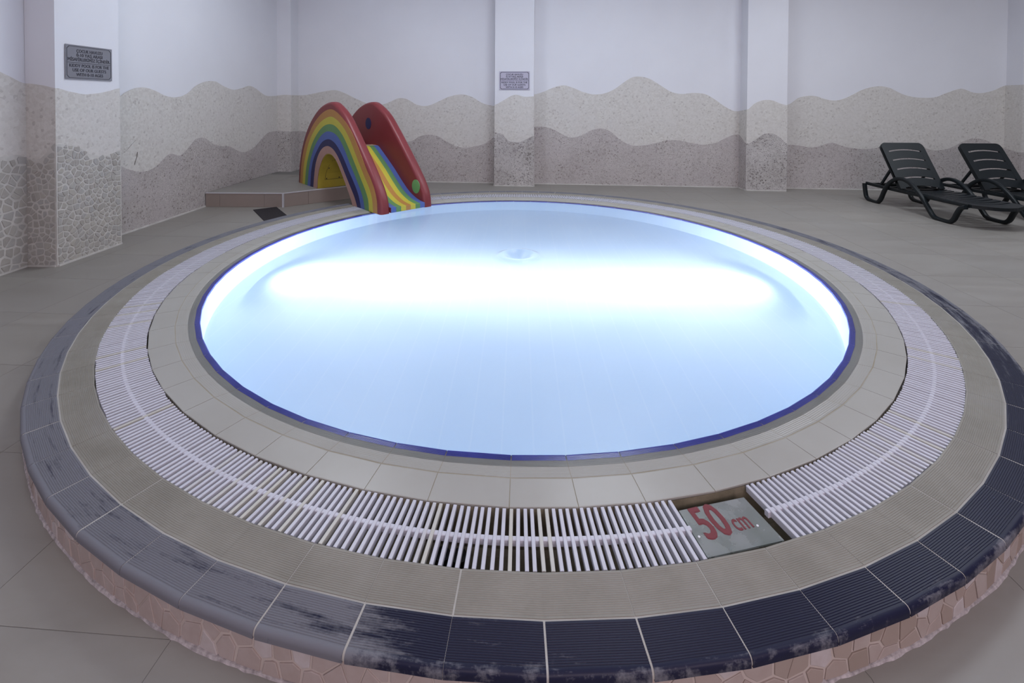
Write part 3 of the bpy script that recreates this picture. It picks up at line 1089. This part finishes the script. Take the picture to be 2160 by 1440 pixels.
# ------------------------------------------------------------------ corner platform
PT = 0.07
plat = thing('corner_platform', 'low tiled platform with white edging in the room corner under the slide', 'platform', (-3.9, 3.6, FZ))
pl0 = Vector((-3.9, 3.6, FZ))
c0, c1 = Vector((-4.625, 2.503)), Vector((-3.48, 2.526))
c2 = c1 + Vector((0.7495, 0.662)) * 1.78
poly = [tuple(c0), tuple(c1), tuple(c2), (c2.x, 4.845), (-4.37, 4.955), (-4.37, 4.645), (-4.645, 4.645)]
g = Geo()
g.prism([(x - pl0.x, y - pl0.y) for x, y in poly], 0.0, PT - FZ - 0.003)
g.make('core', FGROUT, plat)
# top tiles on the room's grid, clipped to the platform


def clip_convex(poly, edges):
    for (px, py, nx, ny) in edges:
        new = []
        for q in range(len(poly)):
            p0, p1 = poly[q], poly[(q + 1) % len(poly)]
            s0 = (p0[0] - px) * nx + (p0[1] - py) * ny
            s1 = (p1[0] - px) * nx + (p1[1] - py) * ny
            if s0 <= 0:
                new.append(p0)
            if s0 * s1 < 0:
                t = s0 / (s0 - s1)
                new.append((p0[0] + (p1[0] - p0[0]) * t, p0[1] + (p1[1] - p0[1]) * t))
        poly = new
        if len(poly) < 3:
            return None
    return poly


d2 = (c2 - c1).normalized()
edges = [(c1.x, c1.y, 0.02, -1), (c1.x, c1.y, d2.y, -d2.x), (c2.x, c2.y, 1, 0), (-4.61, 3, -1, 0), (-3.2, 4.88, 0.05, 1)]
for i in range(-4, 4):
    for j in range(3, 9):
        u0, v0 = -2.88 + P_ * i, -0.49 + P_ * j
        q = [UX * (u0 + a * P_ + (jt if a == 0 else -jt)) + UY * (v0 + b * P_ + (jt if b == 0 else -jt)) for a, b in ((0, 0), (1, 0), (1, 1), (0, 1))]
        pc = clip_convex([(p.x, p.y) for p in q], edges)
        if pc is None:
            continue
        if max(p[1] for p in pc) > 4.6 and min(p[0] for p in pc) < -4.4:
            continue
        g = Geo()
        g.prism([(x - pl0.x, y - pl0.y) for x, y in pc], PT - FZ - 0.01, PT - FZ)
        g.make('top_tile', FTILE, plat)


def riser(a, b, s0, s1):
    d = (b - a).normalized()
    n = Vector((d.y, -d.x))
    g = Geo()
    p = [a + d * (s0 + 0.0015), a + d * (s1 - 0.0015)]
    g.prism([tuple(p[0] - Vector(pl0[:2])), tuple(p[1] - Vector(pl0[:2])), tuple(p[1] + n * 0.008 - Vector(pl0[:2])), tuple(p[0] + n * 0.008 - Vector(pl0[:2]))][::-1], 0.002, PT - FZ - 0.012)
    g.make('riser_tile', RISER, plat)


for s0, s1 in ((0.0, 0.21), (0.21, 0.87), (0.87, 1.14)):
    riser(c0, c1, s0, s1)
for s0, s1 in ((0.005, 0.36), (0.36, 1.02), (1.02, 1.78)):
    riser(c1, c2, s0, s1)


def strip(a, b, w, h, z0, nm='edge_trim'):
    d = (b - a).normalized()
    n = Vector((d.y, -d.x))
    o2 = Vector(pl0[:2])
    g = Geo()
    g.prism([tuple(q - o2) for q in (a - n * w, b - n * w, b + n * 0.012, a + n * 0.012)], z0, z0 + h)
    g.make(nm, TRIM, plat)


strip(c0, c1, 0.006, 0.014, PT - FZ - 0.011)
strip(c1, c2, 0.006, 0.014, PT - FZ - 0.011)
g = Geo()
q = c1 - Vector(pl0[:2])
g.prism([(q.x - 0.010, q.y - 0.013), (q.x + 0.016, q.y - 0.013), (q.x + 0.016, q.y + 0.012), (q.x - 0.010, q.y + 0.012)], 0.0, PT - FZ - 0.011)
g.make('corner_trim', TRIM, plat)

# ------------------------------------------------------------------ charcoal mat
p0, p1, dm = Vector((-3.816, 2.323)), Vector((-3.578, 2.521)), Vector((0.625, -0.78)).normalized()
mo = (p0 + p1) / 2 + dm * 0.47
g = Geo()
g.prism([tuple(q - mo) for q in (p0, p0 + dm * 0.94, p1 + dm * 0.94, p1)], 0.0, 0.007)
mat_o = g.make('floor_mat', MATM)
mat_o.location = (mo.x, mo.y, FZ)
mat_o['label'] = 'small charcoal mat lying on the floor in front of the corner platform'
mat_o['category'] = 'mat'

# ------------------------------------------------------------------ rainbow slide
SO = Vector((-3.70, 3.48, 0.0))
SD, SN = Vector((0.70711, -0.70711, 0)), Vector((0.70711, 0.70711, 0))
slide = thing('rainbow_slide', 'red rainbow-striped children\'s slide standing on the corner platform, ending over the pool edge', 'slide', tuple(SO + SD * 1.39 + SN * 0.39))
S0 = SO - Vector(slide.location)


def sfn(s, z, off):
    q = S0 + SD * s + SN * off
    return (q.x, q.y, z)


CURVES = dict(
 outer=[(0.0, 0.071), (0.02, 0.29), (0.085, 0.51), (0.195, 0.74), (0.385, 0.99), (0.64, 1.20), (0.94, 1.355), (1.27, 1.42), (1.47, 1.372), (1.735, 1.23), (1.985, 1.015), (2.255, 0.755), (2.48, 0.53), (2.66, 0.33), (2.755, 0.17), (2.785, 0.002)],
 ro=[(0.09, 0.071), (0.13, 0.3), (0.2, 0.52), (0.33, 0.75), (0.52, 0.95), (0.71, 1.1), (0.98, 1.24), (1.27, 1.31), (1.5, 1.275), (1.76, 1.16), (1.98, 1.01), (2.12, 0.87), (2.27, 0.70), (2.4, 0.55), (2.54, 0.41), (2.64, 0.28), (2.69, 0.15), (2.70, 0.002)],
 oy=[(0.2, 0.071), (0.24, 0.31), (0.33, 0.53), (0.47, 0.76), (0.67, 0.95), (0.94, 1.11), (1.27, 1.2), (1.5, 1.165), (1.73, 1.06), (1.92, 0.91), (2.06, 0.76), (2.21, 0.59), (2.35, 0.44), (2.48, 0.31), (2.56, 0.18), (2.59, 0.002)],
 yg=[(0.3, 0.071), (0.35, 0.32), (0.45, 0.54), (0.61, 0.76), (0.83, 0.94), (1.05, 1.05), (1.27, 1.09), (1.47, 1.065), (1.67, 0.97), (1.82, 0.85), (1.97, 0.7), (2.12, 0.54), (2.26, 0.39), (2.38, 0.26), (2.46, 0.14), (2.48, 0.002)],
 gb=[(0.41, 0.071), (0.47, 0.33), (0.56, 0.53), (0.71, 0.72), (0.9, 0.87), (1.1, 0.96), (1.27, 0.98), (1.47, 0.95), (1.63, 0.865), (1.79, 0.725), (1.91, 0.59), (2.06, 0.44), (2.21, 0.28), (2.31, 0.15), (2.365, 0.002)],
 bn=[(0.53, 0.071), (0.57, 0.33), (0.67, 0.53), (0.83, 0.69), (0.98, 0.8), (1.15, 0.855), (1.3, 0.86), (1.47, 0.81), (1.63, 0.71), (1.76, 0.6), (1.91, 0.45), (2.06, 0.31), (2.19, 0.16), (2.26, 0.002)],
 np=[(0.65, 0.071), (0.69, 0.28), (0.75, 0.46), (0.86, 0.61), (1.01, 0.715), (1.19, 0.76), (1.36, 0.735), (1.5, 0.665), (1.63, 0.56), (1.76, 0.43), (1.91, 0.28), (2.06, 0.13), (2.15, 0.002)],
 py=[(0.80, 0.071), (0.82, 0.23), (0.88, 0.38), (0.99, 0.53), (1.11, 0.62), (1.23, 0.65), (1.36, 0.635), (1.5, 0.56), (1.63, 0.44), (1.76, 0.305), (1.87, 0.18), (1.97, 0.06), (2.0, 0.002)])
NS = 64
SC_ = {k: spline(v, NS) for k, v in CURVES.items()}


def inset(curve, d):
    out = []
    n = len(curve)
    for i in range(n):
        a, b = Vector(curve[max(i - 1, 0)]), Vector(curve[min(i + 1, n - 1)])
        t = (b - a).normalized()
        nrm = Vector((t.y, -t.x))
        q = Vector(curve[i]) + nrm * d
        if i == 0:
            q.y = curve[0][1]
        if i == n - 1:
            q.y = curve[-1][1]
        out.append((q.x, q.y))
    return out


def side_panel(o0, o1):
    """arched slab between offsets o0 and o1 with a rounded rim and an arch opening"""
    g = Geo()
    rr = 0.045
    loops = []
    for k in range(5):
        a = math.pi / 2 * k / 4
        loops.append((rr * (1 - math.sin(a)), o0 + rr * (1 - math.cos(a))))
    for k in range(4, -1, -1):
        a = math.pi / 2 * k / 4
        loops.append((rr * (1 - math.sin(a)), o1 - rr * (1 - math.cos(a))))
    vv = []
    for d, off in loops:
        vv += [sfn(s, z, off) for s, z in inset(SC_['outer'], d)]
    nl = len(loops)
    vv += [sfn(s, z, o0) for s, z in SC_['py']] + [sfn(s, z, o1) for s, z in SC_['py']]
    ff = []
    for l in range(nl - 1):
        for i in range(NS - 1):
            ff.append((l * NS + i, l * NS + i + 1, (l + 1) * NS + i + 1, (l + 1) * NS + i))
    A, B = nl * NS, (nl + 1) * NS
    for i in range(NS - 1):
        ff.append((i, A + i, A + i + 1, i + 1))
        ff.append(((nl - 1) * NS + i, (nl - 1) * NS + i + 1, B + i + 1, B + i))
        ff.append((A + i, B + i, B + i + 1, A + i + 1))
    ff.append(tuple(l * NS for l in range(nl)) + (B, A))
    ff.append(tuple(l * NS + NS - 1 for l in range(nl - 1, -1, -1)) + (A + NS - 1, B + NS - 1))
    g.add(vv, ff)
    return g


side_panel(0.0, 0.14).make('side_panel', PAINT['red'], slide, True)
side_panel(0.645, 0.785).make('side_panel', PAINT['red'], slide, True)
for (lo, hi), c in zip((('oy', 'ro'), ('yg', 'oy'), ('gb', 'yg'), ('bn', 'gb'), ('np', 'bn'), ('py', 'np')), ('orange', 'yellow', 'green', 'blue', 'navy', 'pink')):
    g = Geo()
    g.sheet(SC_[lo], SC_[hi], 0.002, -0.0015, sfn)
    g.make('rainbow_band', PAINT[c], slide, label=c + ' rainbow band')
# the arch runs through as a yellow tunnel with a screwed inspection panel on its upright wall
g = Geo()
g.sheet(inset(SC_['py'], 0.010), SC_['py'], 0.004, 0.78, sfn)
g.make('arch_lining', PAINT['gold'], slide)


def arch_s(z):
    return interp([(0.05, 0.80), (0.23, 0.82), (0.38, 0.88), (0.53, 0.99), (0.62, 1.11), (0.65, 1.23)], z)


def wall_poly(poly, d0, d1):
    q = Geo()
    q.prism(poly, d0, d1, lambda o, z, d: sfn(arch_s(z) + 0.010 + d, z, o))
    return q


ip = [(0.115, 0.20), (0.118, 0.30), (0.128, 0.39), (0.15, 0.47), (0.19, 0.54), (0.50, 0.54), (0.50, 0.47), (0.50, 0.39), (0.50, 0.30), (0.50, 0.20)]


def rows(poly, d0, d1, name, mat, par):
    q = Geo()
    q.sheet([p for p in poly[:5]], [p for p in poly[9:4:-1]], d0, d1, lambda o, z, d: sfn(arch_s(z) + 0.010 + d, z, o))
    return q.make(name, mat, par)


rows([(o - 0.004 if o < 0.3 else o + 0.004, z + (-0.005 if z < 0.21 else (0.005 if z > 0.53 else 0))) for o, z in ip], 0.0, 0.0016, 'panel_gap', INK, slide)
insp = rows(ip, 0.0, 0.0035, 'inspection_panel', PAINT['gold'], slide)
for o, z in ((0.135, 0.215), (0.145, 0.385), (0.205, 0.52), (0.34, 0.215), (0.47, 0.215)):
    wall_poly([(o + 0.010 * math.cos(2 * math.pi * i / 10), z + 0.010 * math.sin(2 * math.pi * i / 10)) for i in range(10)], 0.003, 0.007).make('screw', INK, insp)

# chute body between the panels and seven painted stripes down it
prof = spline([(1.50, 0.752), (1.56, 0.735), (1.78, 0.60), (2.01, 0.45), (2.23, 0.29), (2.41, 0.175), (2.58, 0.108), (2.70, 0.082), (2.79, 0.074)], 30)
tabz = [(s_, z_) for s_, z_ in prof]


def chute_z(s_):
    if s_ <= 1.5:
        return 0.752
    for (a, za), (b, zb) in zip(tabz, tabz[1:]):
        if a <= s_ <= b:
            return za + (zb - za) * (s_ - a) / (b - a)
    return 0.074


ss = sorted([0.55, 0.7, 0.799] + [q[0] for q in SC_['py'] if 0.801 < q[0] < 1.995] + [1.999] + [2.0 + 0.795 * i / 12 for i in range(13)])


def body_lo(s_):
    if s_ < 0.8:
        return 0.09
    if s_ < 2.0:
        return min(chute_z(s_) - 0.02, interp(sorted(SC_['py']), s_) + 0.004)
    return 0.012


g = Geo()
g.sheet([(s_, body_lo(s_)) for s_ in ss], [(s_, chute_z(s_)) for s_ in ss], 0.135, 0.65, sfn)
g.make('chute', PAINT['red'], slide)
wst = (0.645 - 0.14) / 7
lane = list(prof) + [(2.797, 0.070), (2.797, 0.012)]
for k, c in enumerate(('blue', 'green', 'yellow', 'orange', 'yellow', 'green', 'blue')):
    g = Geo()
    a, b = 0.14 + wst * k, 0.14 + wst * (k + 1)
    g.sheet([(s, z) for s, z in lane], [(s + (0.003 if i > 30 else 0.0015), z + (0.003 if i <= 30 else 0)) for i, (s, z) in enumerate(lane)], a, b, sfn)
    g.make('chute_stripe', PAINT[c], slide, label=c + ' chute stripe')
g = Geo()
g.sheet([(1.32, 0.752), (1.485, 0.752)], [(1.32, 0.756), (1.485, 0.756)], 0.14, 0.645, sfn)
g.make('landing_edge', PAINT['cream'], slide)
for (s, z, r_, c) in ((1.22, 1.08, 0.09, 'navy'), (2.585, 0.262, 0.095, 'lime')):
    g = Geo()
    g.prism([(s + r_ * math.cos(2 * math.pi * i / 32), z + r_ * math.sin(2 * math.pi * i / 32)) for i in range(32)], 0.641, 0.648, lambda x, y, w: sfn(x, y, w))
    g.make('disc', PAINT[c], slide, label=('dark blue' if c == 'navy' else 'green') + ' painted disc')

# ------------------------------------------------------------------ sun loungers


def make_lounger(label):
    t = thing('sun_lounger', label, 'sun lounger', (0, 0, 0), 0, 'plastic loungers by the back wall')
    frame = [(-0.205, 0.270), (-0.185, 0.15), (-0.150, 0.050), (-0.06, 0.020), (0.08, 0.020), (0.150, 0.085), (0.215, 0.22), (0.31, 0.355), (0.44, 0.440), (0.57, 0.458),
             (0.70, 0.420), (0.82, 0.335), (0.92, 0.235), (1.01, 0.125), (1.085, 0.040), (1.165, 0.020), (1.31, 0.020), (1.385, 0.060), (1.44, 0.165), (1.49, 0.240), (1.555, 0.262)]
    fp = spline(frame, 70)
    for sx_ in (-1, 1):
        g = Geo()
        g.sweep([(sx_ * 0.355, s, z) for s, z in fp], (1, 0, 0), 0.056, 0.052)
        g.make('side_frame', LPLAST, t, True)
    rail = spline([(-0.21, 0.272), (0.1, 0.268), (0.5, 0.268), (1.0, 0.272), (1.56, 0.280)], 16)
    for sx_ in (-1, 1):
        g = Geo()
        g.sweep([(sx_ * 0.318, s, z) for s, z in rail], (1, 0, 0), 0.034, 0.050)
        g.make('seat_rail', LPLAST, t, True)
    for s in (-0.185, -0.02, 0.17, 0.36):
        g = Geo()
        g.box(-0.335, 0.335, s - 0.022, s + 0.022, 0.255, 0.28)
        g.make('cross_bar', LPLAST, t)
    NX = 13
    xs = [-0.325 + 0.65 * i / (NX - 1) for i in range(NX)]

    def bow(x, d):
        return d * (1 - (x / 0.325) ** 2)
    for k in range(9):
        s0 = 0.44 + 0.112 * k if k else 0.50
        g = Geo()
        g.sheet([(x, s0 + bow(x, 0.07)) for x in xs], [(x, 0.44 + 0.112 * k + 0.084 + bow(x, 0.07)) for x in xs], 0.283, 0.303, lambda a, b, c: (a, b, c - 0.012 * (1 - (a / 0.325) ** 2)))
        g.make('seat_slat', LPLAST, t)
    g = Geo()
    s0 = 0.44 + 0.112 * 9
    g.sheet([(x, s0 + bow(x, 0.07)) for x in xs], [(x, 1.60 + bow(x, 0.135)) for x in xs], 0.262, 0.303, lambda a, b, c: (a, b, c - 0.010 * (1 - (a / 0.325) ** 2)))
    g.make('foot_panel', LPLAST, t)
    # backrest
    hy, hz = 0.48, 0.300
    uy, uz = -0.42 / 0.766, 0.64 / 0.766

    def bfn(x, v, d):
        return (x, hy + uy * v + uz * d, hz + uz * v - uy * d)
    VT = 0.775

    def topv(x):
        e = abs(x) - 0.25
        return VT if e <= 0 else VT - 0.075 + math.sqrt(max(0, 0.075 ** 2 - e ** 2))
    slots = [0.622, 0.468, 0.314, 0.160, 0.006]

    def arc(x, v):
        return v + 0.032 * (1 - (x / 0.25) ** 2)
    g = Geo()
    for sg_ in (-1, 1):
        xa = [sg_ * (0.246 + 0.079 * i / 7) for i in range(8)]
        g.sheet([(x, 0.0) for x in xa], [(x, max(0.02, topv(x))) for x in xa], -0.012, 0.014, bfn)
        xb = [sg_ * (0.305 + 0.02 * i / 2) for i in range(3)]
        g.sheet([(x, 0.02) for x in xb], [(x, topv(x) - 0.01) for x in xb], -0.040, 0.012, bfn)
    xc = [-0.246 + 0.492 * i / 16 for i in range(17)]
    g.sheet([(x, arc(x, slots[0] + 0.0115)) for x in xc], [(x, topv(x)) for x in xc], 0.004, 0.014, bfn)
    g.sheet([(x, VT - 0.02) for x in xc], [(x, VT) for x in xc], -0.040, 0.012, bfn)
    g.make('back_frame', LPLAST, t)
    for k in range(4):
        v1 = slots[k] - 0.0115
        v0 = slots[k + 1] + 0.0115
        g = Geo()
        g.sheet([(x, arc(x, v0) if v0 is not None else 0.0) for x in xc], [(x, arc(x, v1)) for x in xc], 0.004, 0.013, bfn)
        g.make('back_slat', LPLAST, t)
    g = Geo()
    for sx_ in (-1, 1):
        g.sweep(spline([(sx_ * 0.28, 0.27, 0.60), (sx_ * 0.285, 0.16, 0.44), (sx_ * 0.285, 0.05, 0.285)], 8), (1, 0, 0), 0.032, 0.036)
    g.box(-0.29, 0.29, 0.035, 0.065, 0.275, 0.305)
    g.make('prop_bracket', LPLAST, t, True)
    return t


l1 = make_lounger('black plastic sun lounger nearer the pool, its whole length in view')
l1.location = (5.985, 3.336, FZ)
l1.rotation_euler = (0, 0, R(180.6))
l2 = l1.copy()
COL.objects.link(l2)
for ch in l1.children:
    c = ch.copy()
    COL.objects.link(c)
    c.parent = l2
l2.location = (7.15, 3.31, FZ)
l2.rotation_euler = (0, 0, R(182.5))
l2['label'] = 'black plastic sun lounger farther from the pool, its foot end out of view'
